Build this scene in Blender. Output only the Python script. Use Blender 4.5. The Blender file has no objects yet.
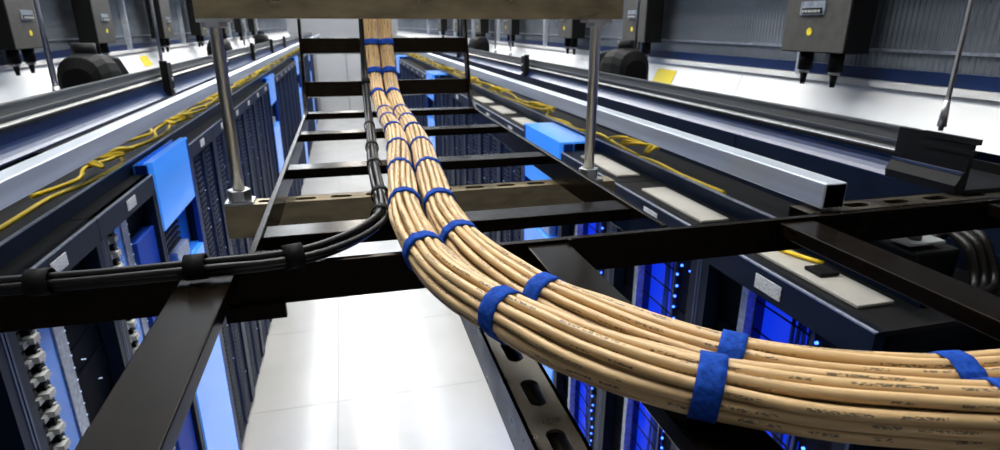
import bpy, math, random
from mathutils import Vector, Matrix
random.seed(7)
S = bpy.context.scene
COL = S.collection
ZC = 2.72          # height of the camera above the floor; heights below are written relative to it

# ------------------------------------------------------------------ camera
F_PX, PITCH, YAW = 590.0, math.radians(18.726), math.radians(14.404)
cd = bpy.data.cameras.new('camera'); cam = bpy.data.objects.new('camera', cd); COL.objects.link(cam)
cd.sensor_fit = 'HORIZONTAL'; cd.sensor_width = 36.0; cd.lens = 36.0 * F_PX / 1000.0
cd.clip_start = 0.02; cd.clip_end = 100
cam.location = (0, 0, ZC)
cam.rotation_euler = (math.pi / 2 - PITCH, 0, -YAW)
cd.dof.use_dof = True; cd.dof.focus_distance = 0.72; cd.dof.aperture_fstop = 9.0
S.camera = cam
# ------------------------------------------------------------------ world, exposure
W = bpy.data.worlds.new('world'); S.world = W; W.use_nodes = True
W.node_tree.nodes['Background'].inputs[0].default_value = (0.62, 0.72, 0.9, 1)
W.node_tree.nodes['Background'].inputs[1].default_value = 0.03
S.view_settings.view_transform = 'Standard'; S.view_settings.look = 'None'
S.view_settings.gamma = 1.0; S.view_settings.use_curve_mapping = False
S.view_settings.exposure = 0.0
LIGHT_STRENGTH = 34.0
S.cycles.max_bounces = 6; S.cycles.diffuse_bounces = 3; S.cycles.glossy_bounces = 3
S.cycles.sample_clamp_indirect = 4.0; S.cycles.caustics_reflective = False

# ------------------------------------------------------------------ materials
MATS = {}
def mat(name, col, rough=0.5, metal=0.0, noise=0.0, nscale=20.0, emit=None, estr=0.0, spec=0.5, stretch=(1, 1, 1), bump=0.0, rvar=0.0, coat=0.0, tint=None):
    m = bpy.data.materials.new(name); m.use_nodes = True
    nt = m.node_tree; b = nt.nodes['Principled BSDF']
    b.inputs['Base Color'].default_value = (*col, 1); b.inputs['Roughness'].default_value = rough
    b.inputs['Metallic'].default_value = metal; b.inputs['Specular IOR Level'].default_value = spec
    b.inputs['Coat Weight'].default_value = coat
    if tint: b.inputs['Specular Tint'].default_value = (*tint, 1)
    if emit:
        b.inputs['Emission Color'].default_value = (*emit, 1); b.inputs['Emission Strength'].default_value = estr
    if noise or bump or rvar:
        tc = nt.nodes.new('ShaderNodeTexCoord'); mp = nt.nodes.new('ShaderNodeMapping')
        mp.inputs['Scale'].default_value = stretch
        nz = nt.nodes.new('ShaderNodeTexNoise'); nz.inputs['Scale'].default_value = nscale
        nz.inputs['Detail'].default_value = 5
        nt.links.new(tc.outputs['Object'], mp.inputs[0]); nt.links.new(mp.outputs[0], nz.inputs['Vector'])
        if noise:
            r = nt.nodes.new('ShaderNodeValToRGB')
            r.color_ramp.elements[0].position = 0.3; r.color_ramp.elements[1].position = 0.7
            r.color_ramp.elements[0].color = (*[max(0, c * (1 - noise)) for c in col], 1)
            r.color_ramp.elements[1].color = (*[min(1, c * (1 + noise)) for c in col], 1)
            nt.links.new(nz.outputs['Fac'], r.inputs[0]); nt.links.new(r.outputs[0], b.inputs['Base Color'])
        if rvar:
            mr = nt.nodes.new('ShaderNodeMapRange'); mr.inputs['From Min'].default_value = .3; mr.inputs['From Max'].default_value = .7
            mr.inputs['To Min'].default_value = max(0, rough - rvar); mr.inputs['To Max'].default_value = rough + rvar
            nt.links.new(nz.outputs['Fac'], mr.inputs['Value']); nt.links.new(mr.outputs[0], b.inputs['Roughness'])
        if bump:
            bp = nt.nodes.new('ShaderNodeBump'); bp.inputs['Strength'].default_value = bump; bp.inputs['Distance'].default_value = .002
            nt.links.new(nz.outputs['Fac'], bp.inputs['Height']); nt.links.new(bp.outputs[0], b.inputs['Normal'])
    MATS[name] = m
    return m
mat('black_steel', (.0055, .0038, .0024), .22, 0, .35, 40, rvar=.02, spec=.07, tint=(1, .84, .66))
mat('black_steel_edge', (.35, .34, .33), .3, .9)
mat('galvanised', (.27, .215, .13), .36, .85, .30, 14, rvar=.1, stretch=(1, 1, 3))
mat('aluminium', (.62, .67, .74), .36, .55, .14, 9, stretch=(1, .15, 6), rvar=.08)
mat('navy_tray', (.008, .022, .085), .30, 0, .2, 12, spec=.6)
mat('tray_lid', (.16, .165, .17), .30, .6, .25, 6, stretch=(8, .2, 1))
mat('black_plastic', (.005, .005, .0055), .5, spec=.15)
mat('black_soft', (.005, .005, .005), .65, spec=.1)
mat('white_panel', (.93, .94, .95), .30, 0, .06, 3)
mat('ribbed_grey', (.26, .295, .34), .24, .6, .25, 4, stretch=(1, .3, 2))
mat('box_grey', (.075, .073, .068), .5, .2, .15, 30)
mat('box_black', (.004, .004, .004), .55, spec=.15)
mat('yellow', (.95, .66, .015), .42)
mat('sticker_yellow', (.85, .68, .03), .5)
mat('rack_black', (.004, .005, .009), .5, 0, .3, 20, spec=.1)
mat('rack_header', (.006, .011, .028), .4, 0, .2, 10, spec=.16, tint=(.6, .75, 1))
mat('rack_top', (.011, .011, .011), .5, 0, .2, 6, spec=.15)
mat('rack_post', (.040, .060, .125), .4, .2, .2, 20, spec=.3)
mat('rail_grey', (.38, .42, .50), .35, .6, .3, 60)
mat('server_black', (.003, .004, .008), .6, 0, .4, 30, spec=.05)
mat('mesh_door', (.002, .008, .040), .55, 0, .5, 60, spec=.05)
mat('clip_white', (.48, .49, .47), .5)
mat('bracket_grey', (.07, .075, .085), .45, .3, .4, 50)
mat('blue_panel', (.030, .22, .80), .22, 0, .10, 2, coat=.3)
mat('blue_self_lit', (.03, .22, .80), .2, 0, .1, 2, emit=(.035, .21, .72), estr=.75, coat=.3)  # emission put in to lift the cabinet blue; no lamp behind the panels
mat('galvanised_shaded', (.075, .062, .043), .34, .7, .3, 18, rvar=.1)  # strut metal with the shade under the ladder put into its colour
mat('blue_dark', (.005, .026, .19), .4, spec=.12)
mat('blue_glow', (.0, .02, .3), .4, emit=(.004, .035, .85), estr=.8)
mat('led_blue', (.02, .1, .6), .4, emit=(.035, .13, 1.0), estr=6)
mat('led_white', (.5, .6, .8), .4, emit=(.6, .75, 1.0), estr=.5)
mat('blue_bin', (.012, .060, .42), .5, spec=.15)
mat('blue_cable', (.01, .06, .40), .45)
mat('pale_plate', (.46, .45, .41), .45, 0, .18, 5)
mat('label_white', (.80, .82, .84), .5)
mat('strap_blue', (.008, .055, .33), .85, 0, .35, 220, bump=.5, spec=.15)
mat('red_plastic', (.5, .02, .02), .5)
mat('rod_steel', (.44, .41, .34), .30, .85, .2, 20, stretch=(1, 1, .2))
mat('steel', (.42, .42, .43), .32, .95, .2, 30)
mat('black_cable', (.006, .0052, .0045), .34, spec=.25)
mat('wall_grey', (.26, .27, .29), .6, 0, .06, 2)
mat('ceiling_white', (.70, .71, .72), .7, 0, .05, 3)
mat('light_diffuser', (.9, .9, .9), .5, emit=(1.0, .95, .87), estr=LIGHT_STRENGTH)
mat('fill_diffuser', (.9, .9, .9), .5, emit=(.92, .96, 1.0), estr=LIGHT_STRENGTH * .45)
mat('light_housing', (.6, .6, .6), .5)
mat('door_grey', (.42, .43, .45), .5)
mat('subfloor', (.30, .30, .30), .8)
mat('teal', (.02, .35, .28), .5)

def m_floor():
    m = mat('floor_tile', (.80, .80, .785), .22)
    nt = m.node_tree; b = nt.nodes['Principled BSDF']
    g = nt.nodes.new('ShaderNodeNewGeometry')
    n1 = nt.nodes.new('ShaderNodeTexNoise'); n1.inputs['Scale'].default_value = 1.6; n1.inputs['Detail'].default_value = 6
    r = nt.nodes.new('ShaderNodeValToRGB')
    r.color_ramp.elements[0].position = .32; r.color_ramp.elements[0].color = (.47, .47, .455, 1)
    r.color_ramp.elements[1].position = .62; r.color_ramp.elements[1].color = (.52, .52, .508, 1)
    nt.links.new(g.outputs['Position'], n1.inputs['Vector']); nt.links.new(n1.outputs['Fac'], r.inputs[0])
    nt.links.new(r.outputs[0], b.inputs['Base Color'])
    n2 = nt.nodes.new('ShaderNodeTexNoise'); n2.inputs['Scale'].default_value = 3; n2.inputs['Detail'].default_value = 4
    mr = nt.nodes.new('ShaderNodeMapRange'); mr.inputs['To Min'].default_value = .10; mr.inputs['To Max'].default_value = .26
    nt.links.new(g.outputs['Position'], n2.inputs['Vector']); nt.links.new(n2.outputs['Fac'], mr.inputs['Value'])
    nt.links.new(mr.outputs[0], b.inputs['Roughness'])
m_floor()

def m_cable():
    # tan jacket; rows of small dark printed characters run along it (uv: x = metres along, y = 0..1 around)
    m = mat('cable_tan', (.66, .47, .25), .42)
    nt = m.node_tree; b = nt.nodes['Principled BSDF']; L = nt.links.new
    uv = nt.nodes.new('ShaderNodeUVMap'); oi = nt.nodes.new('ShaderNodeObjectInfo')
    sx = nt.nodes.new('ShaderNodeSeparateXYZ'); L(uv.outputs[0], sx.inputs[0])
    def math_(op, a, bb=None):
        n = nt.nodes.new('ShaderNodeMath'); n.operation = op
        for i, v in enumerate((a, bb)):
            if v is None: continue
            if hasattr(v, 'is_linked'): L(v, n.inputs[i])
            else: n.inputs[i].default_value = v
        return n.outputs[0]
    off = math_('MULTIPLY', oi.outputs['Random'], 37.0)
    u = math_('ADD', sx.outputs[0], off)
    v = math_('FRACT', math_('ADD', math_('MULTIPLY', sx.outputs[1], 3.0), math_('MULTIPLY', u, 1.5)))
    dv = math_('ABSOLUTE', math_('SUBTRACT', v, .5))
    band = math_('LESS_THAN', dv, .12)
    cb = nt.nodes.new('ShaderNodeCombineXYZ'); L(math_('MULTIPLY', u, 330.0), cb.inputs[0]); L(math_('MULTIPLY', v, 9.0), cb.inputs[1]); L(off, cb.inputs[2])
    nz = nt.nodes.new('ShaderNodeTexNoise'); nz.inputs['Scale'].default_value = 1.0; nz.inputs['Detail'].default_value = 1
    L(cb.outputs[0], nz.inputs['Vector'])
    ink = math_('GREATER_THAN', nz.outputs['Fac'], .48)
    c2 = nt.nodes.new('ShaderNodeCombineXYZ'); L(math_('MULTIPLY', u, 32.0), c2.inputs[0]); L(off, c2.inputs[1])
    n2 = nt.nodes.new('ShaderNodeTexNoise'); n2.inputs['Scale'].default_value = 1.0; n2.inputs['Detail'].default_value = 0
    L(c2.outputs[0], n2.inputs['Vector'])
    word = math_('GREATER_THAN', n2.outputs['Fac'], .49)
    fac = math_('MULTIPLY', math_('MULTIPLY', math_('MULTIPLY', band, ink), word), .85)
    n3 = nt.nodes.new('ShaderNodeTexNoise'); n3.inputs['Scale'].default_value = 1.0; n3.inputs['Detail'].default_value = 3
    c3 = nt.nodes.new('ShaderNodeCombineXYZ'); L(math_('MULTIPLY', u, 14.0), c3.inputs[0]); L(math_('MULTIPLY', v, 3.0), c3.inputs[1]); L(off, c3.inputs[2])
    L(c3.outputs[0], n3.inputs['Vector'])
    rp = nt.nodes.new('ShaderNodeValToRGB')
    rp.color_ramp.elements[0].position = .3; rp.color_ramp.elements[0].color = (.51, .325, .148, 1)
    rp.color_ramp.elements[1].position = .65; rp.color_ramp.elements[1].color = (.66, .455, .222, 1)
    L(n3.outputs['Fac'], rp.inputs[0])
    mx = nt.nodes.new('ShaderNodeMix'); mx.data_type = 'RGBA'
    L(fac, mx.inputs[0]); L(rp.outputs[0], mx.inputs[6]); mx.inputs[7].default_value = (.06, .045, .03, 1)
    L(mx.outputs[2], b.inputs['Base Color'])
m_cable()

def m_print():
    # small printed lines on a white plate
    m = mat('label_print', (.80, .82, .84), .5)
    nt = m.node_tree; b = nt.nodes['Principled BSDF']; L = nt.links.new
    tc = nt.nodes.new('ShaderNodeTexCoord'); mp = nt.nodes.new('ShaderNodeMapping'); mp.inputs['Scale'].default_value = (1, 420, 170)
    nz = nt.nodes.new('ShaderNodeTexNoise'); nz.inputs['Scale'].default_value = 1; nz.inputs['Detail'].default_value = 0
    L(tc.outputs['Object'], mp.inputs[0]); L(mp.outputs[0], nz.inputs['Vector'])
    r = nt.nodes.new('ShaderNodeValToRGB'); r.color_ramp.interpolation = 'CONSTANT'
    r.color_ramp.elements[0].color = (.80, .82, .84, 1); r.color_ramp.elements[1].position = .60; r.color_ramp.elements[1].color = (.36, .38, .42, 1)
    L(nz.outputs['Fac'], r.inputs[0]); L(r.outputs[0], b.inputs['Base Color'])
m_print()

# ------------------------------------------------------------------ mesh helpers
class MB:
    def __init__(s): s.v = []; s.f = []; s.uv = {}; s.smooth = set()
    def box(s, a, b):
        x0, y0, z0 = [min(p, q) for p, q in zip(a, b)]; x1, y1, z1 = [max(p, q) for p, q in zip(a, b)]
        n = len(s.v)
        s.v += [(x0, y0, z0), (x1, y0, z0), (x1, y1, z0), (x0, y1, z0), (x0, y0, z1), (x1, y0, z1), (x1, y1, z1), (x0, y1, z1)]
        s.f += [tuple(n + i for i in q) for q in ((0, 3, 2, 1), (4, 5, 6, 7), (0, 1, 5, 4), (1, 2, 6, 5), (2, 3, 7, 6), (3, 0, 4, 7))]
        return s
    def obox(s, c, half, M):
        n = len(s.v)
        for dz in (-1, 1):
            for dx, dy in ((-1, -1), (1, -1), (1, 1), (-1, 1)):
                s.v.append(tuple(Vector(c) + M @ Vector((dx * half[0], dy * half[1], dz * half[2]))))
        s.f += [tuple(n + i for i in q) for q in ((0, 3, 2, 1), (4, 5, 6, 7), (0, 1, 5, 4), (1, 2, 6, 5), (2, 3, 7, 6), (3, 0, 4, 7))]
        return s
    def prism(s, poly, axis, a, b, cap=True):
        # poly: 2d points in the two other axes (in x,y,z order), extruded along axis from a to b
        n = len(s.v); k = len(poly)
        for t in (a, b):
            for p in poly:
                q = list(p); q.insert(axis, t); s.v.append(tuple(q))
        for i in range(k):
            j = (i + 1) % k; s.f.append((n + i, n + j, n + k + j, n + k + i))
        if cap:
            s.f.append(tuple(range(n + k - 1, n - 1, -1))); s.f.append(tuple(range(n + k, n + 2 * k)))
        return s
    def loft(s, rings, close=True, cap=True, smooth=True):
        n = len(s.v); k = len(rings[0])
        for r in rings: s.v += [tuple(p) for p in r]
        for a in range(len(rings) - 1):
            for i in range(k if close else k - 1):
                j = (i + 1) % k
                if smooth: s.smooth.add(len(s.f))
                s.f.append((n + a * k + i, n + a * k + j, n + (a + 1) * k + j, n + (a + 1) * k + i))
        if cap and close:
            s.f.append(tuple(range(n + k - 1, n - 1, -1)))
            e = n + (len(rings) - 1) * k; s.f.append(tuple(range(e, e + k)))
        return s
    def cyl(s, c, r, h, n=16, r2=None, axis=2, smooth=True):
        rings = []
        for t, rr in ((0, r), (h, r if r2 is None else r2)):
            ring = []
            for i in range(n):
                a = 2 * math.pi * i / n; p = [math.cos(a) * rr, math.sin(a) * rr]
                p.insert(axis, t); ring.append(tuple(c[q] + p[q] for q in range(3)))
            rings.append(ring)
        return s.loft(rings, smooth=smooth)
    def tube(s, pts, r, n=8, frames=None):
        fr = frames or transport(pts); rings = []; d = 0
        n0 = len(s.f)
        for i, (p, (t, a, b)) in enumerate(zip(pts, fr)):
            rings.append([p + a * (math.cos(2 * math.pi * k / n) * r) + b * (math.sin(2 * math.pi * k / n) * r) for k in range(n)])
        s.loft(rings)
        for i in range(len(pts) - 1):
            l = (pts[i + 1] - pts[i]).length
            for k in range(n):
                s.uv[n0 + i * n + k] = ((d, k / n), (d, (k + 1) / n), (d + l, (k + 1) / n), (d + l, k / n))
            d += l
        return s
    def mesh(s, name, origin=(0, 0, 0)):
        me = bpy.data.meshes.new(name); o = origin
        me.from_pydata([(a - o[0], b - o[1], c - o[2]) for a, b, c in s.v], [], s.f)
        for i, p in enumerate(me.polygons): p.use_smooth = i in s.smooth
        if s.uv:
            uvl = me.uv_layers.new(name='UVMap')
            for i, p in enumerate(me.polygons):
                q = s.uv.get(i)
                if q:
                    for li, c in zip(p.loop_indices, q): uvl.data[li].uv = c
        me.update(); return me
def transport(pts):
    out = []; prev = None
    for i in range(len(pts)):
        t = (pts[min(i + 1, len(pts) - 1)] - pts[max(i - 1, 0)]).normalized()
        if prev is None:
            a = Vector((1, 0, 0)); a = (a - t * a.dot(t))
            if a.length < .1: a = Vector((0, 0, 1)); a = a - t * a.dot(t)
            a.normalize()
        else:
            a = (prev - t * prev.dot(t)).normalized()
        prev = a; out.append((t, a, t.cross(a)))
    return out
def spline(P, step=.02):
    P = [Vector(p) for p in P]; out = []
    for i in range(len(P) - 1):
        p0 = P[max(i - 1, 0)]; p1 = P[i]; p2 = P[i + 1]; p3 = P[min(i + 2, len(P) - 1)]
        n = max(2, int((p2 - p1).length / step))
        for k in range(n):
            t = k / n
            out.append(.5 * ((2 * p1) + (p2 - p0) * t + (2 * p0 - 5 * p1 + 4 * p2 - p3) * t * t + (3 * p1 - p0 - 3 * p2 + p3) * t ** 3))
    out.append(P[-1]); return out
def tag(o, label=None, cat=None, group=None, kind=None):
    for k, v in (('label', label), ('category', cat), ('group', group), ('kind', kind)):
        if v: o[k] = v
    return o
def thing(name, loc, label, cat, group=None, kind=None):
    o = bpy.data.objects.new(name, None); COL.objects.link(o); o.location = (loc[0], loc[1], loc[2] + ZC)
    o.empty_display_size = .05
    return tag(o, label, cat, group, kind)
def orig(o):
    x = Vector((0, 0, 0))
    while o is not None: x = x + o.location; o = o.parent
    return x
def part(name, mb, m, parent, label=None, kind=None, bevel=0):
    """mesh written in camera-relative world coordinates, parented under parent"""
    w = orig(parent) - Vector((0, 0, ZC))
    me = mb.mesh(name, w) if isinstance(mb, MB) else mb
    o = bpy.data.objects.new(name, me); COL.objects.link(o)
    if m and not me.materials: me.materials.append(MATS[m])
    o.parent = parent
    if bevel: add_bevel(o, bevel)
    return tag(o, label, kind=kind)
def solo(name, mb, m, loc, label, cat, group=None, kind=None, bevel=0):
    me = mb.mesh(name, loc); o = bpy.data.objects.new(name, me); COL.objects.link(o)
    o.location = (loc[0], loc[1], loc[2] + ZC); me.materials.append(MATS[m])
    if bevel: add_bevel(o, bevel)
    return tag(o, label, cat, group, kind)
def add_bevel(o, w):
    b = o.modifiers.new('bevel', 'BEVEL'); b.width = w; b.segments = 2; b.limit_method = 'ANGLE'
def dup(o, loc=None, parent=None, label=None):
    c = o.copy(); COL.objects.link(c); c.parent = parent
    if loc is not None: c.location = (loc[0], loc[1], loc[2] + ZC)
    if label: c['label'] = label
    for ch in list(o.children): dup(ch, None, c)
    return c
ORD = ['first', 'second', 'third', 'fourth', 'fifth', 'sixth', 'seventh', 'eighth', 'ninth', 'tenth', 'eleventh', 'twelfth']

# ------------------------------------------------------------------ room shell
XL, XR = -0.85, 1.05            # rack fronts
H_RACK = -0.62                  # rack tops
FLOOR = -ZC
CEIL = 3.2
WL, WR = -1.58, 1.78            # containment walls above the racks
Y0, YE = -1.5, 20.0
fl = solo('floor', MB().box((-3.2, Y0, FLOOR - .06), (3.4, YE, FLOOR - .022)), 'subfloor', (0, 8, FLOOR - .06), 'white glossy raised floor of the aisle in large square tiles', 'floor', kind='structure')
tile = MB().box((0, 0, FLOOR - .022), (1.1965, 1.1965, FLOOR)).mesh('tile', (0, 0, FLOOR)); tile.materials.append(MATS['floor_tile'])
for i in range(3):
    for j in range(18):
        o = bpy.data.objects.new('tile', tile); COL.objects.link(o); o.parent = fl
        o.location = (-1.44 + 1.2 * i, -.78 + 1.2 * j - 8, .06)
solo('ceiling', MB().box((-3.2, Y0, CEIL), (3.4, YE, CEIL + .08)), 'ceiling_white', (0, 8, CEIL), 'pale ceiling high above the aisle', 'ceiling', kind='structure')
we = solo('wall_end', MB().box((-3.2, YE, FLOOR), (3.4, YE + .1, CEIL)), 'wall_grey', (0, YE, FLOOR), 'pale grey wall closing the far end of the aisle', 'wall', kind='structure')
solo('wall_back', MB().box((-3.2, Y0 - .1, FLOOR), (3.4, Y0, CEIL)), 'wall_grey', (0, Y0, FLOOR), 'grey wall behind the near end of the aisle', 'wall', kind='structure')
dr = thing('door_1', (.1, YE - .02, FLOOR), 'pale double door at the far end of the aisle', 'door', kind='structure')
for x0 in (-.80, .12):
    lf = part('door_leaf', MB().box((x0, YE - .06, FLOOR), (x0 + .88, YE - .003, FLOOR + 2.3)), 'door_grey', dr)
    part('door_handle', MB().box((x0 + (.80 if x0 < 0 else .04), YE - .10, FLOOR + .95), (x0 + (.83 if x0 < 0 else .07), YE - .061, FLOOR + 1.25)), 'steel', lf)
# containment walls: a white band of panels with a ribbed metal wall above it
def fluted(side, y0, y1, z0, z1):
    m = MB(); n = int((y1 - y0) / .005); a = []; b = []
    for i in range(n + 1):
        y = y0 + (y1 - y0) * i / n; x = (0, .003, .003, 0)[i % 4] * side
        a.append((x, y, z0)); b.append((x, y, z1))
    back = -.03 * side
    a += [(back, y1, z0), (back, y0, z0)]; b += [(back, y1, z1), (back, y0, z1)]
    return m.loft([a, b], smooth=False)
for side, X, nm in ((1, WL, 'left'), (-1, WR, 'right')):
    w = thing('wall_' + nm, (X, 0, H_RACK), 'white panel band with ribbed grey metal wall above it, %s of the aisle' % nm, 'wall', kind='structure')
    rib = fluted(side, 0, 1.494, 0, CEIL + .205).mesh('ribbed_panel'); rib.materials.append(MATS['ribbed_grey'])
    z1 = -.2
    wp = MB().prism([(-.03 * side, .285), (.075 * side, .285), (.018 * side, z1 - H_RACK), (-.03 * side, z1 - H_RACK)], 1, 0, 1.494).mesh('white_panel'); wp.materials.append(MATS['white_panel'])
    cap = MB().box((-.035 * side, 0, 0), (.035 * side, 1.494, .02)).mesh('ledge'); cap.materials.append(MATS['white_panel'])
    lp = MB().box((-.03 * side, 0, 0), (.02 * side, 1.494, .283)).mesh('lower_panel'); lp.materials.append(MATS['rack_header'])
    for k in range(14):
        y = -.6 + 1.5 * k
        for n_, me, dz in (('ribbed_panel', rib, z1 + .025 - H_RACK), ('white_panel', wp, 0), ('lower_panel', lp, 0), ('ledge', cap, z1 - H_RACK)):
            o = bpy.data.objects.new(n_, me); COL.objects.link(o); o.parent = w; o.location = (0, y, dz)
            if n_ == 'ribbed_panel': o.scale = (1, 1, 1)
    part('dark_trim', MB().box((X, -.6, z1 + .022), (X + .012 * side, 19.9, z1 + .062)), 'navy_tray', w)
    part('pale_streak', MB().box((X, -.6, z1 + .115), (X + .010 * side, 19.9, z1 + .124)), 'rail_grey', w)  # pale strip painted in for a light streak reflected on the ribs
    # pale uprights in front of the ribbed wall
    for k in range(9):
        y = (2.02, 3.42, 4.55, 5.2, 6.9, 8.3, 9.7, 11.2, 12.8)[k]
        part('upright', MB().box((X + .005 * side, y, z1 + .02), (X + .04 * side, y + .035, CEIL)), 'aluminium', w)
# yellow stickers on the white band
for nm, X, side, y, lab in (('sticker', WR, -1, 2.95, 'yellow square sticker on the white band beside the black hood on the right'),
                            ('sticker', WL, 1, 5.35, 'yellow sticker on the white band left of the aisle')):
    solo(nm, MB().prism([(X + side * .067, -.31), (X + side * .070, -.31), (X + side * .038, -.235), (X + side * .035, -.235)], 1, y, y + .20), 'sticker_yellow', (X + side * .068, y, -.31), lab, 'sticker')

# ------------------------------------------------------------------ ceiling lights
lt = 0
for X, w, nm, dm in ((.06, .34, 'over the middle of the aisle', 'light_diffuser'), (-1.12, .44, 'added as fill over the left rack row', 'fill_diffuser'), (1.32, .44, 'added as fill over the right rack row', 'fill_diffuser')):  # both side rows are added fill, brightening the yellow cables over the racks
    for k in range(9):
        y = .5 + 2.15 * k
        t = thing('ceiling_light', (X, y, CEIL - .07), '%s linear ceiling light %s, counted from the near end' % (ORD[k], nm), 'light', 'linear ceiling lights')
        part('housing', MB().box((X - w / 2 - .01, y, CEIL - .05), (X + w / 2 + .01, y + 2.1, CEIL)), 'light_housing', t)
        part('diffuser', MB().box((X - w / 2, y + .02, CEIL - .07), (X + w / 2, y + 2.08, CEIL - .051)), dm, t)

# ------------------------------------------------------------------ server racks
PITCH_Y, WID = .65, .644
HR = H_RACK - FLOOR             # rack height
def rack(side, style):
    """one rack, front at x=0 facing side*x, near edge at y=0, floor at z=0"""
    s = side; root = bpy.data.objects.new('server_rack', None); COL.objects.link(root); root.empty_display_size = .1
    def P(name, mb, m, par=root, kind=None, label=None):
        me = mb.mesh(name) if isinstance(mb, MB) else mb
        o = bpy.data.objects.new(name, me); COL.objects.link(o); o.parent = par
        if not me.materials: me.materials.append(MATS[m])
        return tag(o, label, kind=kind)
    D = -.88 * s
    for y in (0, WID - .008): P('side_panel', MB().box((-.05 * s, y, .06), (D, y + .008, HR - .012)), 'rack_black')
    P('top_panel', MB().box((-.004 * s, 0, HR - .012), (D, WID, HR)), 'rack_top')
    P('plinth', MB().box((-.03 * s, 0, 0), (D, WID, .06)), 'rack_black')
    P('rear_panel', MB().box((D, .008, .06), (D + .01 * s, WID - .008, HR - .012)), 'rack_black')
    hd = P('header', MB().box((0, 0, HR - .082), (-.03 * s, WID, HR)), 'rack_header')
    P('header_edge', MB().box((.001 * s, 0, HR - .003), (-.008 * s, WID, HR + .0012)), 'rail_grey', hd)
    P('nameplate', MB().box((0, .285, HR - .062), (.0025 * s, .385, HR - .022)), 'label_print', hd)
    for y in (0, WID - .045):
        po = P('post', MB().box((0, y, .06), (-.05 * s, y + .045, HR - .082)), 'rack_header')
        P('post_edge', MB().box((.0015 * s, y + (.036 if y > .1 else 0), .06), (-.01 * s, y + (.045 if y > .1 else .009), HR - .082)), 'rack_post', po)
    if style in ('mesh', 'far'):
        n = 2 if style == 'mesh' else 1
        for k in range(2):
            a = .05 + k * .275; b = a + .268
            dm = MB().box((-.012 * s, a, .07), (-.022 * s, b, HR - .086))
            d = P('mesh_door', dm, 'mesh_door')
            P('door_edge', MB().box((0, a, .07), (-.024 * s, a + .012, HR - .086)), 'rack_post', d)
            if style == 'mesh':
                g = MB(); r = random.Random(k)
                for i in range(62):
                    z = .1 + i * .031
                    g.box((-.003 * s, a + .05, z), (-.011 * s, a + .17, z + .012))
                P('finger_slots', g, 'rack_header', d, kind='stuff')
                g = MB()
                for i in range(7):
                    z = r.uniform(.1, HR - .15); y = a + .19 + r.uniform(0, .05)
                    g.box((-.009 * s, y, z), (-.0125 * s, y + .006, z + .006))
                P('status_lights', g, 'led_white', d, kind='stuff')
        if style == 'far': pass
        return root
    if style in ('patch', 'patch_blue'):         # left near: clips column, blue strip, pale strip, black units
        P('backing_panel', MB().box((-.16 * s, .01, .07), (-.165 * s, WID - .01, HR - .085)), 'blue_dark')
        P('bracket_column', MB().box((-.055 * s, .05, .07), (-.075 * s, .20, HR - .086)), 'bracket_grey')
        cl = MB()
        cl.box((-.054 * s, 0, 0), (-.03 * s, .03, .018)); cl.box((-.04 * s, .02, .006), (-.012 * s, .055, .024)); cl.box((-.054 * s, .05, -.01), (-.02 * s, .062, .03))
        cm = cl.mesh('cable_clip'); cm.materials.append(MATS['clip_white'])
        kn = MB(); kn.box((-.054 * s, 0, 0), (-.024 * s, .03, .02)); km = kn.mesh('socket'); km.materials.append(MATS['black_plastic'])
        for i in range(32):
            z = HR - .14 - i * .058
            c = P('cable_clip', cm, None); c.location = (0, .115, z)
            c = P('socket', km, None); c.location = (0, .075, z - .02)
            c = P('socket', km, None); c.location = (-.004 * s, .155, z + .022)
        P('blue_side_strip', MB().box((-.04 * s, .205, .07), (-.06 * s, .28, HR - .086)), 'blue_panel')
        P('pale_strip', MB().box((-.035 * s, .285, .07), (-.055 * s, .345, HR - .086)), 'rail_grey')
        g = MB()
        for i in range(45):
            z = .12 + i * .043; g.box((-.034 * s, .337, z), (-.031 * s, .342, z + .004))
        P('strip_lights', g, 'led_white', kind='stuff')
        if style == 'patch_blue':
            for z in (.10, .60, 1.10, 1.50): P('blue_bin', MB().box((-.02 * s, .36, z), (-.4 * s, .595, z + (.48 if z < 1 else .38))), 'blue_bin')
        un = MB().box((-.05 * s, 0, 0), (-.5 * s, .235, .082)).mesh('server_unit'); un.materials.append(MATS['server_black'])
        for i in range(22):
            o = P('server_unit', un, None); o.location = (random.uniform(-.012, .006) * s, .36, .09 + i * .0875)
        g = MB()
        for i in range(14):
            z = random.uniform(.1, HR - .15); y = .38 + random.uniform(0, .18); g.box((-.038 * s, y, z), (-.052 * s, y + .0025, z + .003))
        P('status_lights', g, 'led_white', kind='stuff')
    if style == 'lit':           # right near: LEDs on black units, blue-lit gap, pale rail, black units
        P('glow_panel', MB().box((-.075 * s, .20, .07), (-.085 * s, .42, HR - .086)), 'blue_glow')  # emits its own blue in place of LED light falling in the gap
        P('divider', MB().box((-.05 * s, .425, .07), (-.09 * s, .43, HR - .086)), 'blue_dark')
        P('mounting_rail', MB().box((-.02 * s, .430, .07), (-.05 * s, .458, HR - .086)), 'rail_grey')
        P('mounting_rail', MB().box((-.04 * s, .195, .07), (-.055 * s, .205, HR - .086)), 'rack_post')
        un = MB().box((-.05 * s, 0, 0), (-.5 * s, .145, .082)).mesh('server_unit'); un.materials.append(MATS['server_black'])
        u2 = MB().box((-.05 * s, 0, 0), (-.5 * s, .125, .082)).mesh('server_unit'); u2.materials.append(MATS['server_black'])
        for i in range(22):
            o = P('server_unit', un, None); o.location = (random.uniform(-.008, .008) * s, .05, .09 + i * .0875)
            o = P('server_unit', u2, None); o.location = (random.uniform(-.008, .008) * s, .47, .09 + i * .0875)
        g = MB()
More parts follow.
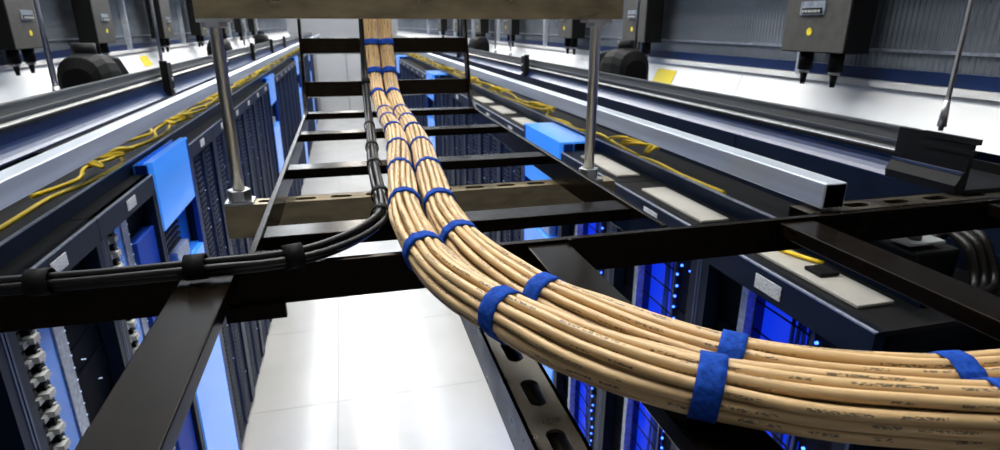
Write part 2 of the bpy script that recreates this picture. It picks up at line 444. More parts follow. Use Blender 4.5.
        for i in range(44):
            z = .12 + i * .043
            g.cyl((-.035 * s, .165 + random.uniform(-.012, .02), z), .0042, .006, 8, axis=0)
            if i % 3 == 0: g.cyl((-.035 * s, .09 + random.uniform(-.02, .03), z), .003, .006, 8, axis=0)
        P('blue_lights', g, 'led_blue', kind='stuff')
        bc = []
        for q in range(5):
            pts = [Vector((-(.062 + .004 * (q % 2)) * s + .003 * math.sin(i + q), .235 + q * .014 + .006 * math.sin(i * .7 + q * 2), .08 + i * (HR - .2) / 16)) for i in range(17)]
            P('patch_cable', MB().tube(pts, .006, 6), 'blue_cable')
        wire = MB().box((-.046 * s, .205, 0), (-.050 * s, .425, .004)).mesh('crossbar'); wire.materials.append(MATS['black_steel'])
        for i in range(22):
            o = P('crossbar', wire, None); o.location = (0, 0, .13 + i * .0875)
    return root
def bay_label(side, k):
    row = 'left' if side > 0 else 'right'
    return row
proto = {}
blue_idx = {3, 10, 17, 24}       # bays closed by a blue panel, counted from y = .88
names_blue = ['nearest', 'second', 'third', 'farthest']
def blue_bay(side, X, y, q):
    s = side; row = 'left' if s > 0 else 'right'
    t = thing('blue_cabinet', (X, y, FLOOR), '%s bright blue tall cabinet standing among the black racks of the %s row' % (names_blue[q], row), 'cabinet', 'blue cabinets in the %s row' % row)
    T = H_RACK + .045
    part('cabinet_body', MB().box((X - .066 * s, y, FLOOR), (X - .075 * s, y + WID, T - .006)), 'blue_panel', t)
    part('side_cheek', MB().box((X - .02 * s, y, FLOOR), (X - .066 * s, y + .012, T - .006)), 'blue_dark', t)
    ys0, ys1 = y + .012, y + WID - .03
    part('upper_panel', MB().box((X - .019 * s, ys0, -.89), (X + .004 * s, ys1, T - .004)), 'blue_self_lit', t)
    part('lower_panel', MB().box((X - .019 * s, ys0, FLOOR + .05), (X + .004 * s, ys1, -1.16)), 'blue_self_lit', t)
    part('top_cap', MB().box((X + .006 * s, y, T - .006), (X - (.03 if s > 0 else .18) * s, y + WID, T + .004)), 'blue_self_lit', t)
    part('edge_post', MB().box((X + .006 * s, y + WID - .028, FLOOR + .05), (X - .019 * s, y + WID, T - .006)), 'blue_dark', t)
    part('bay_shelf', MB().box((X - .019 * s, ys0, -1.16), (X - .066 * s, ys1, -1.15)), 'blue_panel', t)
    dv = part('device', MB().box((X - .018 * s, y + .20, -1.15), (X - .060 * s, y + .42, -1.07)), 'rail_grey', t)
    for i in range(4): part('grille_slat', MB().box((X - .015 * s, y + .06, -.935 - .03 * i), (X - .03 * s, y + .30, -.923 - .03 * i)), 'server_black', t)
    part('side_blank', MB().box((X - .075 * s, y, FLOOR), (X - .88 * s, y + WID, H_RACK - .03)), 'rack_black', t)
nth = {}
for side, X in ((1, XL), (-1, XR)):
    row = 'left' if side > 0 else 'right'; q = 0; cnt = 0
    for k in range(-1 if side > 0 else 0, 28):
        y = .88 + k * PITCH_Y
        if k in blue_idx:
            blue_bay(side, X, y, q); q += 1; cnt = 0; continue
        st = (('patch_blue' if k == 2 else 'patch') if side > 0 else 'lit') if k < 3 else ('mesh' if k < 9 else 'far')
        if q == 0:
            n = 2 - k
            lab = 'black rack in the %s row, %s before the nearest blue cabinet' % (row, ('just', 'second', 'third', 'fourth')[n])
        else:
            lab = 'black rack in the %s row, %s behind the %s blue cabinet' % (row, ORD[cnt], names_blue[q - 1]); cnt += 1
        key = (side, st)
        if key not in proto:
            proto[key] = rack(side, st); o = proto[key]; o.location = (X, y, 0)
        else: o = dup(proto[key], (X, y, FLOOR))
        tag(o, lab, 'server rack', 'racks of the %s row' % row)

# cable troughs with an upstand along the rack tops, pale plates, yellow fibre
for side, X, XU, row in ((1, XL, -.935, 'left'), (-1, XR, 1.245, 'right')):
    ya = .3 if side > 0 else .95
    t = thing('cable_trough', (XU, ya, H_RACK), 'dark navy cable trough running along the top of the %s rack row' % row, 'cable trough')
    part('front_wall', MB().box((XU, ya, H_RACK + .001), (XU - .006 * side, 18.9, H_RACK + .055)), 'rack_header', t)
    part('front_lip', MB().box((XU + .002 * side, ya, H_RACK + .055), (XU - .012 * side, 18.9, H_RACK + .058)), 'rail_grey', t)
    part('trough_base', MB().box((XU - .006 * side, ya, H_RACK + .001), (XU - .30 * side, 18.9, H_RACK + .006)), 'black_plastic', t)
    part('rear_wall', MB().box((XU - .30 * side, ya, H_RACK + .001), (XU - .306 * side, 18.9, H_RACK + .075)), 'rack_header', t)
    xs = (XU - .06 * side, XU - .10 * side, XU - .13 * side, XU - .17 * side)
    for c in range(4):
        r = random.Random(20 + c + (10 if side > 0 else 0)); pts = []; y = (1.25, 2.3, 3.3, 4.6)[c] if side > 0 else (1.85, 2.5, 4.0, 5.2)[c]
        while y < 18.6:
            pts.append((xs[c] + r.uniform(-.045, .045), y, H_RACK + (.052 if side > 0 else .018) + (.006 if side > 0 else .011) * c + r.uniform(0, .010))); y += r.uniform(.16, .34)
        if side > 0 and c == 0: pts = [(-.975, .75, H_RACK + .06), (-.99, .95, H_RACK + .06)] + pts
        z0 = H_RACK + .014
        solo('yellow_fibre_cable', MB().tube(spline(pts, .05), .0085, 6), 'yellow', (pts[0][0], pts[0][1], z0),
             '%s yellow fibre cable winding in the trough over the %s rack row' % (('frontmost', 'second', 'third', 'rearmost')[c], row), 'fibre cable', 'yellow fibre cables over the %s row' % row)
    # knots of coiled fibre
    for c, yy in enumerate((2.75, 3.9, 5.1, 6.4, 7.8) if side > 0 else (2.45, 3.9, 5.1, 6.4, 7.8)):
        pts = [(XU - (.10 + .05 * math.cos(a * .9)) * side, yy + .16 * math.sin(a * .45) + a * .01, H_RACK + .074 + .006 * math.sin(a * 1.7)) for a in [i * .6 for i in range(34)]]
        solo('yellow_cable_coil', MB().tube(spline(pts, .03), .007, 6), 'yellow', (XU - .1 * side, yy, H_RACK + .02),
             '%s slack coil of yellow fibre on the %s trough, counted from the near end' % (ORD[c], row), 'fibre cable', 'yellow fibre coils over the %s row' % row)
for c, (y, l) in enumerate(((.98, .42), (1.62, .42), (2.26, .42), (3.55, .42), (4.2, .42), (4.85, .42))):
    solo('cover_plate', MB().box((1.10, y, H_RACK + .001), (1.205, y + l, H_RACK + .010)), 'pale_plate', (1.1, y, H_RACK),
         '%s pale translucent cover plate lying on the right rack tops from the near end' % ORD[c], 'cover plate', 'cover plates on the right racks', bevel=.002)

# ------------------------------------------------------------------ silver rails and navy trays hanging at both sides
def cchan(x0, x1, z0, z1, t=.005, lip=.012):
    """strut channel profile in x,z with the slot on the underside"""
    return [(x0, z0), (x0, z1), (x1, z1), (x1, z0), (x1 - lip, z0), (x1 - lip, z0 + t), (x1 - t, z0 + t), (x1 - t, z1 - t), (x0 + t, z1 - t), (x0 + t, z0 + t), (x0 + lip, z0 + t), (x0 + lip, z0)]
ZR = -.30
for side, XF, row, ya in ((1, -.585, 'left', .35), (-1, .775, 'right', .80)):
    t = thing('strut_rail', (XF, ya, ZR), 'long bright aluminium strut rail hanging over the %s rack row' % row, 'rail')
    xa, xb = sorted((XF, XF - .045 * side))
    part('channel', MB().prism(cchan(xa, xb, ZR, ZR + .045), 1, ya, 18.5), 'aluminium', t, bevel=.0025)
    g = MB()
    part('end_insert', MB().box((xa + .006, ya + .003, ZR + .006), (xb - .006, ya + .02, ZR + .036)), 'black_steel', t)
for side, XF, row, ya, zt in ((1, -.80, 'left', .35, -.182), (-1, 1.12, 'right', .83, -.203)):
    wdt = .20
    t = thing('fibre_tray', (XF, ya, ZR), 'long open cable tray with navy side and grey rim over the %s rack row' % row, 'cable tray')
    def X_(d): return XF - d * side
    zm = zt - .054; zb = -.308 if side > 0 else -.306                                   # the blue side starts below the ribbed rim
    prof = [(X_(0), zm), (X_(0), zb + .036), (X_(-.002), zb + .028), (X_(-.006), zb + .019), (X_(-.012), zb + .010), (X_(-.018), zb + .003), (X_(-.018), zb), (X_(wdt), zb), (X_(wdt), zm - .02), (X_(wdt - .004), zm - .02), (X_(wdt - .004), zb + .006), (X_(.004), zb + .006), (X_(.004), zm)]
    y1 = ya + (.13 if side < 0 else 0)
    part('tray_body', MB().prism(prof, 1, y1, 18.5), 'navy_tray', t)
    rim = part('rim', MB().prism([(X_(.008), zm), (X_(-.004), zm), (X_(-.004), zm + .006), (X_(.004), zm + .012), (X_(.008), zt - .004), (X_(.020), zt - .004), (X_(.020), zm)], 1, y1, 18.5), 'tray_lid', t)
    part('rim_ridge', MB().box((X_(-.007), y1, zm - .004), (X_(.003), 18.5, zm + .003)), 'black_plastic', rim)
    part('rim_ridge', MB().box((X_(.000), y1, zm + .022), (X_(.010), 18.5, zm + .027)), 'tray_lid', rim)
    part('rim_ridge', MB().box((X_(.004), y1, zt - .005), (X_(.022), 18.5, zt)), 'tray_lid', rim)
    if side < 0:
        e = MB().prism([(X_(.006), zt + .002), (X_(-.006), zt + .002), (X_(-.006), -.262), (X_(-.021), -.288), (X_(-.018), -.305), (X_(wdt), -.308), (X_(wdt), zm - .02), (X_(wdt - .006), zm - .02), (X_(wdt - .006), -.298), (X_(.006), -.298)], 1, ya, ya + .155)
        ec = part('end_coupler', e, 'black_plastic', t)
        part('coupler_lip', MB().box((X_(-.008), ya - .012, zt - .006), (X_(.002), ya + .1, zt + .004)), 'black_plastic', ec)
        part('coupler_lip', MB().box((X_(-.008), ya - .009, zt - .026), (X_(.002), ya + .1, zt - .018)), 'black_plastic', ec)
        part('coupler_rib', MB().box((X_(-.011), ya + .002, -.268), (X_(-.004), ya + .155, -.263)), 'rack_post', ec)
    ys = (2.38, 4.1, 5.8, 7.5, 9.2) if side > 0 else (4.05, 6.0, 7.9, 9.8)
    if side > 0: ys = (3.02, 4.45, 5.9, 7.5, 9.2)
    else: ys = (3.62, 5.9, 7.6, 9.4)
    for k, y in enumerate(ys):
        b = part('joint_clamp', MB().box((X_(-.034), y, zb + .002), (X_(-.003), y + .012, zt + .03)).box((X_(-.034), y + .012, -.30), (X_(-.028), y + .07, zt + .02)), 'black_plastic', t)
        for z in (-.285, -.235): part('bolt', MB().cyl((X_(-.034), y + .04, z), .008, -.006 * -side, 8, axis=0), 'steel', b)
# cross strut under the right rail and tray, joined to the cross ladder
def slotted_strut(name, x0, x1, y0, y1, z0, z1, along, label, slots, mt='galvanised'):
    """closed-top channel with oval slots in its top face"""
    t = thing(name, ((x0 + x1) / 2, (y0 + y1) / 2, z0), label, 'strut')
    m = MB(); th = .004
    lo, hi = (y0, y1) if along == 1 else (x0, x1)
    wa, wb = (x0, x1) if along == 1 else (y0, y1)
    def bx(a, b, c, d, e, f):       # along a..b, across c..d, z e..f
        if along == 1: m.box((c, a, e), (d, b, f))
        else: m.box((a, c, e), (b, d, f))
    bx(lo, hi, wa, wa + th, z0, z1); bx(lo, hi, wb - th, wb, z0, z1)
    bx(lo, hi, wa + th, wa + .014, z0, z0 + th); bx(lo, hi, wb - .014, wb - th, z0, z0 + th)
    part('channel', m, mt, t)
    # top web: a strip with oval holes
    w = MB(); hw = (wb - wa) * .19; c = (wa + wb) / 2
    cuts = sorted(slots); cur = lo
    def P(a, b): return (b, a, z1) if along == 1 else (a, b, z1)
    n = 6
    def quadstrip(A, B):
        for i in range(len(A) - 1):
            k = len(w.v); w.v += [A[i], A[i + 1], B[i + 1], B[i]]; w.f.append((k, k + 1, k + 2, k + 3))
    for (s0, s1) in cuts:
        quadstrip([P(cur, wa), P(s0, wa)], [P(cur, wb), P(s0, wb)])
        r = hw
        arc0 = [(s0 + r - r * math.cos(a), r * math.sin(a)) for a in [math.pi / 2 * i / n for i in range(n + 1)]]
        up = arc0 + [(s1 - r + r * math.sin(a), r * math.cos(a)) for a in [math.pi / 2 * i / n for i in range(n + 1)]]
        for sg, edge in ((1, wb), (-1, wa)):
            quadstrip([P(u, edge) for u, _ in up], [P(u, c + sg * v) for u, v in up])
            quadstrip([P(u, c + sg * v) for u, v in up], [(P(u, c + sg * v)[0], P(u, c + sg * v)[1], z1 - th) for u, v in up])
        cur = s1
    quadstrip([P(cur, wa), P(hi, wa)], [P(cur, wb), P(hi, wb)])
    part('slotted_web', w, mt, t)
    return t
slotted_strut('support_strut', .755, 1.62, .80, .855, -.358, -.307, 0, 'dull tan cross strut under the right aluminium rail and navy tray', [(.85 + .09 * i, .90 + .09 * i) for i in range(8)], 'galvanised_shaded')

# hanging rods for the trays
rods = [(1.125, .905, -.205, .0045, 'thin rod hanging down to the near end of the right navy tray'),
        (1.29, 2.55, -.262, .008, 'thin rod in front of the black hood on the right tray'),
        (1.27, 5.1, -.262, .007, 'thin rod on the right tray between the far hood and the sticker'),
        (1.27, 4.62, -.262, .007, 'pale thin rod on the right tray, behind the right bronze hanger rod'),
        (1.27, 6.7, -.262, .007, 'far thin rod beside the second hood on the right tray'),
        (-.94, 2.33, -.262, .009, 'bluish steel rod beside the black hood on the left tray'),
        (-.94, 3.62, -.262, .008, 'bluish steel rod between two grey tap boxes over the left tray'),
        (-.94, 5.15, -.262, .009, 'steel rod just left of the bronze trapeze hanger'),
        (-.94, 6.6, -.262, .009, 'far steel rod over the left tray')]
for x, y, z, r, lab in rods:
    t = thing('hanging_rod', (x, y, z), lab, 'rod', 'thin tray rods')
    part('shaft', MB().cyl((x, y, z + .009), r, CEIL - z - .009, 10), 'steel', t)
    part('collar', MB().cyl((x, y, z + .017), r * 1.9, .05, 10, r2=r * 1.2), 'steel', t)

# black hoods on the trays
def hood(x, y, z, s, lab):
    t = thing('cable_hood', (x, y, z), lab, 'cable hood', 'black cable hoods on the trays')
    rings = []
    for d, w, h in ((0, .055, .125), (.02, .075, .165), (.10, .085, .18), (.2, .085, .17), (.25, .075, .14), (.27, .05, .10)):
        rings.append([(x + w * s * math.cos(a) * (1 if True else 1), y + d * s, z + h * s * max(0, math.sin(a)) ** .38) for a in [math.pi * i / 12 for i in range(13)]])
    part('hood_shell', MB().loft(rings, smooth=False), 'black_soft', t, bevel=.004)
    fl_ = []
    for d, h0, h1, w in ((.20, 0, .165, .05), (.30, 0, .150, .06), (.36, 0, .09, .065), (.46, 0, .03, .07)):
        fl_.append([(x - w * s, y + d * s, z + h0), (x + w * s, y + d * s, z + h0), (x + w * s, y + d * s, z + h1 * s), (x - w * s, y + d * s, z + h1 * s)])
    part('flared_spout', MB().loft(fl_, smooth=False), 'black_plastic', t, bevel=.01)
    part('hood_collar', MB().cyl((x, y + .12 * s, z + .16 * s), .04 * s, .05 * s, 14), 'black_plastic', t)
hood(1.225, 2.40, -.262, .95, 'black cable hood on the right tray beside the yellow sticker')
hood(1.225, 5.40, -.262, .95, 'black cable hood on the far part of the right tray')
hood(-.905, 2.42, -.262, .95, 'black cable hood on the near part of the left tray')
hood(-.905, 4.95, -.262, .95, 'black cable hood on the left tray beside the bronze hanger')
hood(-.905, 7.6, -.262, .95, 'black cable hood on the far part of the left tray')

# power tap boxes hanging from busways
for side, X, row in ((1, -1.50, 'left'), (-1, 1.70, 'right')):
    t = thing('busway', (X, .2, .27), 'dark power busway high over the %s rack row carrying the tap boxes' % row, 'busway')
    part('housing', MB().box((X - .05, .2, .275), (X + .05, 18.5, .40)), 'box_black', t)
    for k in range(6): part('hanger', MB().box((X - .015, 1.0 + 3 * k, .40), (X + .015, 1.05 + 3 * k, CEIL)), 'steel', t)
def tap_box(side, XF, y, w, zb, lab):
    s = side
    t = thing('power_tap_box', (XF - .05 * s, y, zb), lab, 'power box', 'grey power tap boxes')
    T = .275
    b = part('box_body', MB().box((XF, y, zb), (XF - .10 * s, y + w, T)), 'box_black', t, bevel=.004)
    part('front_cover', MB().box((XF, y + .004, zb + .004), (XF + .004 * s, y + w - .002, T - .004)), 'box_grey', t)
    wn = part('breaker_window', MB().box((XF + .004 * s, y + w * .36, zb + .125), (XF + .010 * s, y + w * .74, zb + .170)), 'rail_grey', t)
    part('breaker_row', MB().box((XF + .010 * s, y + w * .39, zb + .130), (XF + .012 * s, y + w * .71, zb + .148)), 'black_plastic', wn)
    for i in range(6):
        part('switch', MB().box((XF + .012 * s, y + w * (.41 + .05 * i), zb + .133), (XF + .017 * s, y + w * (.435 + .05 * i), zb + .142)), 'clip_white', wn)
    part('round_sticker', MB().cyl((XF + .004 * s, y + w * .56, zb + .07), .013, .0015 * s, 14, axis=0), 'sticker_yellow', t)
    for dy in (.27, .75):
        g = part('cable_gland', MB().cyl((XF - .05 * s, y + w * dy, zb - .062), .025, .062, 14), 'black_plastic', t)
        part('gland_collar', MB().cyl((XF - .05 * s, y + w * dy, zb - .074), .019, .012, 14), 'steel', g)
        part('gland_tip', MB().cyl((XF - .05 * s, y + w * dy, zb - .115), .008, .041, 10, r2=.013), 'black_plastic', g)
ri = ['with breaker window, nearest on the right', 'second on the right above the black hood', 'third on the right beside the bronze rod', 'fourth on the right', 'fifth on the right', 'sixth on the right', 'seventh on the right']
for k, (y, w) in enumerate(((1.675, .30), (3.06, .28), (4.16, .28), (5.84, .26), (7.15, .26), (8.6, .26), (10.1, .26))):
    tap_box(-1, 1.60, y, w, -.092, 'grey and black power tap box %s' % ri[k])
li = ['nearest on the left', 'second on the left', 'third on the left', 'fourth on the left beside the bronze hanger', 'fifth on the left', 'sixth on the left', 'seventh on the left']
for k, (y, w) in enumerate(((3.17, .30), (4.15, .30), (5.60, .30), (7.0, .28), (8.4, .28), (9.8, .28), (11.2, .28))):
    tap_box(1, -1.40, y, w, -.105, 'grey and black power tap box %s' % li[k])

# ------------------------------------------------------------------ trapeze hanger
YT = 1.30
t = thing('trapeze_hanger', (.17, YT, -.43), 'bronze coloured trapeze hanger of two struts and two rods carrying the ladder', 'hanger')
def strut_x(name, x0, x1, z0, z1, slots):
    g = slotted_strut('tmp', x0, x1, YT - .026, YT + .026, z0, z1, 0, '', slots)
    for ch in list(g.children):
        w = orig(g); ch.parent = t; ch.name = name if ch.data.name.startswith('channel') else 'slotted_web'
        ch.location = w - t.location
    bpy.data.objects.remove(g)
sl = [(-.20 + .075 * i, -.155 + .075 * i) for i in range(10)]
strut_x('lower_strut', -.262, .615, -.428, -.357, sl)
strut_x('upper_strut', -.262, .607, .012, .090, sl)
for x in (-.234, .556):
    r_ = part('rod', MB().cyl((x, YT, -.352), .0120, CEIL + .352, 16), 'rod_steel', t)
    for z, h in ((-.356, .024), (-.010, .020), (.091, .018)):
        ring = MB().cyl((x, YT, z + .005), .024, h, 6, smooth=False)
        part('nut', ring, 'steel', r_, bevel=.002)
    part('square_washer', MB().box((x - .028, YT - .024, -.357), (x + .028, YT + .024, -.351)), 'steel', r_)
    part('square_washer', MB().box((x - .028, YT - .024, .005), (x + .028, YT + .024, .0115)), 'steel', r_)

# ------------------------------------------------------------------ ladder along the aisle with a riser
lad = thing('cable_ladder', (.16, 1.2, -.357), 'black steel cable ladder running along the aisle and turning up at its far end', 'cable ladder')
RH, RT = .055, .010
XLr, XRr = -.150, .468
railp = [(.79, -.30), (2.10, -.30)]
def rail_path():
    # centreline of the top edge in (y, z)
    pts = [(.79, -.30), (2.16, -.30)]
    c = []
    P0, P1, P2 = Vector((2.16, -.30)), Vector((2.29, -.30)), Vector((2.325, -.19))
    for i in range(9):
        t_ = i / 8; q = P0 * (1 - t_) ** 2 + P1 * 2 * t_ * (1 - t_) + P2 * t_ * t_; c.append((q.x, q.y))
    return [pts[0]] + c + [(2.42, .15), (2.50, .45)]
def rail_loft(x0, x1):
    pts = rail_path(); rings = []
    for i, (y, z) in enumerate(pts):
        a = pts[max(0, i - 1)]; b = pts[min(len(pts) - 1, i + 1)]
        ty, tz = b[0] - a[0], b[1] - a[1]; l = math.hypot(ty, tz); ty /= l; tz /= l
        ny, nz = tz, -ty              # below / behind the rail's top edge
        rings.append([(x0, y, z), (x1, y, z), (x1, y + ny * RH, z + nz * RH), (x0, y + ny * RH, z + nz * RH)])
    return MB().loft(rings, smooth=False)
for x in (XLr, XRr):
    r_ = part('side_rail', rail_loft(x, x + RT), 'black_steel', lad, bevel=.0015)
rw, rh = .056, .022
for y in (.93, 1.385, 1.845, 2.285):
    part('rung', MB().box((XLr + RT, y - rw / 2, -.305 - rh), (XRr, y + rw / 2, -.305)), 'black_steel', lad, bevel=.002)
for y, z in ((2.333, -.229), (2.376, -.075), (2.42, .08), (2.46, .235), (2.5, .39)):
    M = Matrix.Rotation(math.atan2(.34, .095), 3, 'X')
    part('rung', MB().obox(((XLr + RT + XRr) / 2, y + .016, z), ((XRr - XLr - RT) / 2, rw / 2, rh / 2), M), 'black_steel', lad, bevel=.002)

# ------------------------------------------------------------------ ladder crossing in front
cr = thing('cable_ladder', (.3, .45, -.355), 'black steel cable ladder crossing the picture from left to right in front', 'cable ladder')
part('side_rail', MB().box((-1.6, .77, -.356), (1.9, .782, -.30)), 'black_steel', cr, bevel=.0015)
part('side_rail', MB().box((-1.6, .148, -.356), (1.9, .160, -.30)), 'black_steel', cr, bevel=.0015)
for k, x in enumerate((-1.11, -.65, -.19, .27, .70, 1.14, 1.6)):
    part('rung', MB().box((x - .032, .16, -.327), (x + .032, .77, -.305)), 'black_steel', cr, bevel=.002)
part('splice_clip', MB().box((-.175, .760, -.372), (-.10, .77, -.352)), 'black_steel', cr)
part('splice_clip', MB().box((.30, .762, -.345), (.306, .7698, -.299)), 'black_steel', cr)
slotted_strut('support_strut', .137, .187, .10, .84, -.408, -.357, 1, 'bronze slotted strut under the cable bundles below the crossing ladder', [(.136 + .0835 * i, .183 + .0835 * i) for i in range(8)], 'galvanised_shaded')

# ------------------------------------------------------------------ the tan cable bundles
CR = .0051
def hexpack(n=19):
    pts = [(0, 0)] + [(2 * CR * math.cos(math.pi / 3 * i), 2 * CR * math.sin(math.pi / 3 * i)) for i in range(6)]
    pts += [(3.87 * CR * math.cos(math.pi / 6 * i + .26), 3.87 * CR * math.sin(math.pi / 6 * i + .26)) for i in range(12)]
    return pts
def hull(pts):
    pts = sorted(set(pts)); out = []
    for seq in (pts, pts[::-1]):
        h = []
        for p in seq:
            while len(h) > 1 and (h[-1][0] - h[-2][0]) * (p[1] - h[-2][1]) - (h[-1][1] - h[-2][1]) * (p[0] - h[-2][0]) <= 0: h.pop()
            h.append(p)
        out += h[:-1]
    return out
def resample(poly, n):
    L = [0]
    for i in range(len(poly)):
        a = poly[i]; b = poly[(i + 1) % len(poly)]; L.append(L[-1] + math.hypot(b[0] - a[0], b[1] - a[1]))
    out = []; j = 0
    for k in range(n):
        d = L[-1] * k / n
        while L[j + 1] < d: j += 1
        a = poly[j]; b = poly[(j + 1) % len(poly)]; f = (d - L[j]) / max(1e-9, L[j + 1] - L[j])
        out.append((a[0] + (b[0] - a[0]) * f, a[1] + (b[1] - a[1]) * f))
    return out
ZB = -.276
def bundle(name, pts, straps, lab, seed, twist):
    rnd = random.Random(seed)
    path = spline(pts, .014); fr = transport(path); n = len(path)
    dist = [0]
    for i in range(1, n): dist.append(dist[-1] + (path[i] - path[i - 1]).length)
    base = pts[len(pts) // 2]
    t = thing(name, (base[0], base[1], -.30), lab, 'cable bundle', 'tan cable bundles')
    offs = [(x + rnd.uniform(-.0006, .0006), y + rnd.uniform(-.0006, .0006)) for x, y in hexpack()]
    si = [min(range(n), key=lambda i: (path[i] - Vector(p)).length) for p in straps]
    def off(i, k):
        ang = .35 + twist * dist[i] + .10 * math.sin(dist[i] * 7 + seed)
        near = min((abs(dist[i] - dist[j]) for j in si), default=1)
        g = 1.0 + .05 * min(1, near / .06)
        ph = ph_[k]
        x, y = offs[k]; x = x * g + .0012 * math.sin(dist[i] * 19 + ph) * min(1, near / .05); y = y * g + .0012 * math.cos(dist[i] * 16 + ph * 2) * min(1, near / .05)
        return (x * math.cos(ang) - y * math.sin(ang), x * math.sin(ang) + y * math.cos(ang))
    ph_ = [rnd.uniform(0, 6.28) for _ in offs]
    for k in range(len(offs)):
        cp = []
        for i in range(n):
            a, b = off(i, k); cp.append(path[i] + fr[i][1] * a + fr[i][2] * b)
        part('cable', MB().tube(cp, CR, 10, frames=fr), 'cable_tan', t)
    for q, i in enumerate(si):
        hw = .0105 if path[i].y < 1.0 else .010
        circ = []
        for k in range(len(offs)):
            a, b = off(i, k)
            circ += [(a + CR * math.cos(2 * math.pi * j / 12), b + CR * math.sin(2 * math.pi * j / 12)) for j in range(12)]
        H = resample(hull(circ), 56)
        T, A, B = fr[i]
        def pt(p, o, d):
            l = math.hypot(*p); return path[i] + A * (p[0] * (1 + o / l)) + B * (p[1] * (1 + o / l)) + T * d
        st = (17 * q + seed * 5) % 56
        def thick(j):
            return .0018 + (.0014 if (j - st) % 56 < 20 else 0)
        rings = []
        for d_, oo in ((-hw, .0002), (-hw, None), (-hw * .5, None), (hw * .5, None), (hw, None), (hw, .0002)):
            sk = .12 * math.sin(q * 2.1)
            rings.append([pt(p, thick(j) if oo is None else oo, d_ + sk * .02 * math.sin(2 * math.pi * j / 56)) for j, p in enumerate(H)])
        m = MB().loft(rings, cap=False)
        part('hook_and_loop_strap', m, 'strap_blue', t, label='blue hook-and-loop strap')
    return t
A_pts = [(.104, 2.46, .42), (.104, 2.385, .16), (.105, 2.335, -.03), (.108, 2.295, -.15), (.112, 2.235, -.225), (.117, 2.10, -.262), (.119, 1.90, ZB), (.119, 1.61, ZB), (.109, 1.39, ZB), (.093, 1.16, ZB),
         (.078, .93, ZB), (.075, .805, -.272), (.083, .681, -.272), (.100, .596, -.272), (.136, .509, -.272), (.177, .434, -.272), (.214, .388, -.272), (.259, .348, -.272), (.318, .312, -.272), (.382, .286, -.272), (.450, .265, -.273), (.524, .250, -.274), (.75, .232, -.276), (1.1, .225, -.276), (1.6, .225, -.276)]
B_pts = [(.158, 2.46, .42), (.158, 2.385, .16), (.159, 2.335, -.03), (.162, 2.295, -.15), (.166, 2.235, -.225), (.170, 2.10, -.262), (.173, 1.90, ZB), (.172, 1.60, ZB), (.164, 1.39, ZB), (.149, 1.155, ZB),
         (.134, .91, ZB), (.133, .785, -.275), (.146, .665, -.276), (.183, .562, -.279), (.224, .492, -.280), (.262, .432, -.280), (.305, .386, -.280), (.360, .347, -.280), (.433, .319, -.280), (.512, .305, -.279), (.612, .294, -.278), (.80, .284, -.277), (1.1, .281, -.277), (1.6, .281, -.277)]
A_st = [(.105, 2.345, -.06), (.108, 2.29, -.16), (.113, 2.2, -.24), (.118, 1.98, -.27), (.119, 1.83, -.276), (.119, 1.63, -.276), (.107, 1.392, -.276), (.093, 1.16, -.276), (.078, .925, -.276), (.082, .69, -.272), (.137, .507, -.272), (.261, .346, -.272), (.452, .265, -.273), (.8, .23, -.276)]
B_st = [(.159, 2.345, -.06), (.162, 2.29, -.16), (.166, 2.2, -.24), (.172, 1.98, -.27), (.172, 1.80, -.276), (.172, 1.61, -.276), (.166, 1.39, -.276), (.149, 1.15, -.276), (.134, .905, -.276), (.135, .735, -.275), (.189, .552, -.279), (.303, .388, -.280), (.468, .312, -.280), (.8, .285, -.277)]
bundle('cable_bundle', A_pts, A_st, 'left and nearer of the two tan cable bundles with blue straps', 1, .9)
bundle('cable_bundle', B_pts, B_st, 'right and farther of the two tan cable bundles with blue straps', 2, 1.1)

# ------------------------------------------------------------------ black cables beside them
zk = -.291
K_pts = [(.080, 2.46, .42), (.080, 2.37, .1), (.078, 2.315, -.1), (.074, 2.24, -.21), (.070, 2.06, -.275), (.064, 1.9, zk), (.050, 1.36, zk), (.046, 1.05, zk), (.040, .92, zk + .004), (.018, .845, zk + .008), (-.018, .802, zk + .006), (-.065, .765, zk + .006),
         (-.12, .752, zk + .006), (-.17, .752, zk + .006), (-.30, .752, zk + .004), (-.40, .752, zk + .004), (-.8, .752, zk + .004), (-1.3, .752, zk + .004)]
kp = spline(K_pts, .016); kf = transport(kp)
kt = thing('black_cable_bundle', (.05, 1.0, -.30), 'thin bundle of black cables climbing the ladder and lying along the crossing rail', 'cable bundle')
for k in range(4):
    a0 = k * math.pi / 2
    cp = []
    for i, p in enumerate(kp):
        a = a0 + .05 * math.sin(i * .06 + k); w = .0078 + .0025 * math.sin(i * .11 + k * 1.7)
        cp.append(p + kf[i][1] * math.cos(a) * w + kf[i][2] * math.sin(a) * w)
    part('cable', MB().tube(cp, .0052, 8), 'black_cable', kt)
for p in ((-.36, .752), (-.205, .752), (-.085, .758), (.040, .92), (.046, 1.05), (.049, 1.30), (.055, 1.5), (.062, 1.84), (.075, 2.25)):
    i = min(range(len(kp)), key=lambda j: abs(kp[j].x - p[0]) + abs(kp[j].y - p[1]))
    T, A, B = kf[i]; rings = []
    for d, o in ((-.012, .0145), (-.012, .0165), (.012, .0165), (.012, .0145)):
        rings.append([kp[i] + T * d + A * math.cos(2 * math.pi * j / 20) * o + B * math.sin(2 * math.pi * j / 20) * o for j in range(20)])
    part('strap', MB().loft(rings, cap=False), 'black_soft', kt)

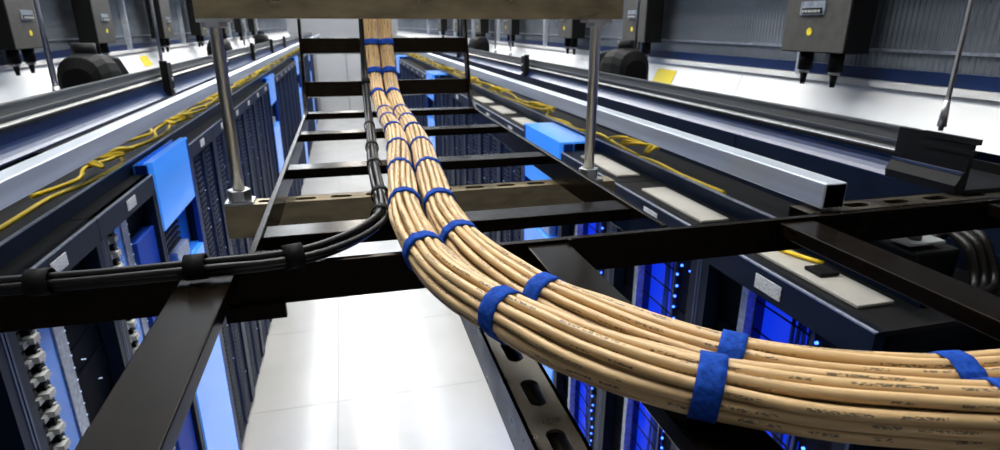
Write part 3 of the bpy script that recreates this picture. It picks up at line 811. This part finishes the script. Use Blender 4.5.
# ------------------------------------------------------------------ clutter on and beside the near right rack
t = thing('junction_box', (1.42, 1.16, H_RACK), 'black box with a pale metal plate on the near right rack top', 'junction box')
part('box_body', MB().box((1.30, 1.03, H_RACK + .008), (1.44, 1.22, H_RACK + .10)), 'black_plastic', t, bevel=.01)
part('metal_plate', MB().box((1.29, 1.045, H_RACK + .112), (1.40, 1.12, H_RACK + .118)), 'clip_white', t)
part('plate_bracket', MB().box((1.33, 1.07, H_RACK + .10), (1.37, 1.10, H_RACK + .112)), 'steel', t)
part('knob', MB().cyl((1.335, 1.075, H_RACK + .118), .016, .02, 12), 'box_grey', t)
for c in range(3):
    o = .030 * c; x = 1.40
    pts = [(1.44, 1.12 + o * .6, H_RACK + .07), (1.47 + o, 1.10 + o * .5, H_RACK + .115), (1.455 + o, 1.03 + o * .3, H_RACK + .10 + o * .3), (1.455 + o, 1.00, H_RACK + .045), (1.43 + o, .975, H_RACK + .016), (1.38 + o * .5, .945, H_RACK + .015)]
    solo('black_power_cable', MB().tube(spline(pts, .02), .0125, 8), 'black_cable', (x, 1.1, H_RACK), '%s thick black cable looping from the black box on the right rack' % ('inner', 'middle', 'outer')[c], 'cable', 'black cable loops on the right rack')
solo('handle_pad', MB().box((1.13, 1.13, H_RACK + .011), (1.19, 1.19, H_RACK + .022)), 'black_plastic', (1.16, 1.16, H_RACK + .011), 'flat black pad lying on the nearest pale cover plate', 'pad', bevel=.004)
solo('yellow_fibre_cable', MB().tube(spline([(1.17, 1.46, H_RACK + .016), (1.15, 1.36, H_RACK + .018), (1.17, 1.27, H_RACK + .018), (1.20, 1.20, H_RACK + .018)], .02), .006, 6), 'yellow', (1.17, 1.3, H_RACK + .01), 'short yellow cable lying across the nearest pale cover plate on the right', 'fibre cable')
# gear rack set back in the gap at the near end of the right row
t = thing('equipment_stand', (1.5, .5, FLOOR), 'dark set-back equipment stand in the gap beyond the near end of the right row', 'equipment')
part('stand_body', MB().box((1.30, .12, FLOOR), (1.95, .84, H_RACK - .10)), 'rack_black', t)
part('work_top', MB().box((1.26, .10, H_RACK - .10), (1.97, .86, H_RACK - .075)), 'rack_black', t)
part('power_unit', MB().box((1.33, .55, H_RACK - .075), (1.5, .80, H_RACK - .03)), 'clip_white', t)
part('blue_socket', MB().box((1.29, .72, H_RACK - .20), (1.30, .80, H_RACK - .12)), 'blue_panel', t)
part('red_switch', MB().box((1.28, .60, H_RACK - .075), (1.31, .64, H_RACK - .05)), 'red_plastic', t)
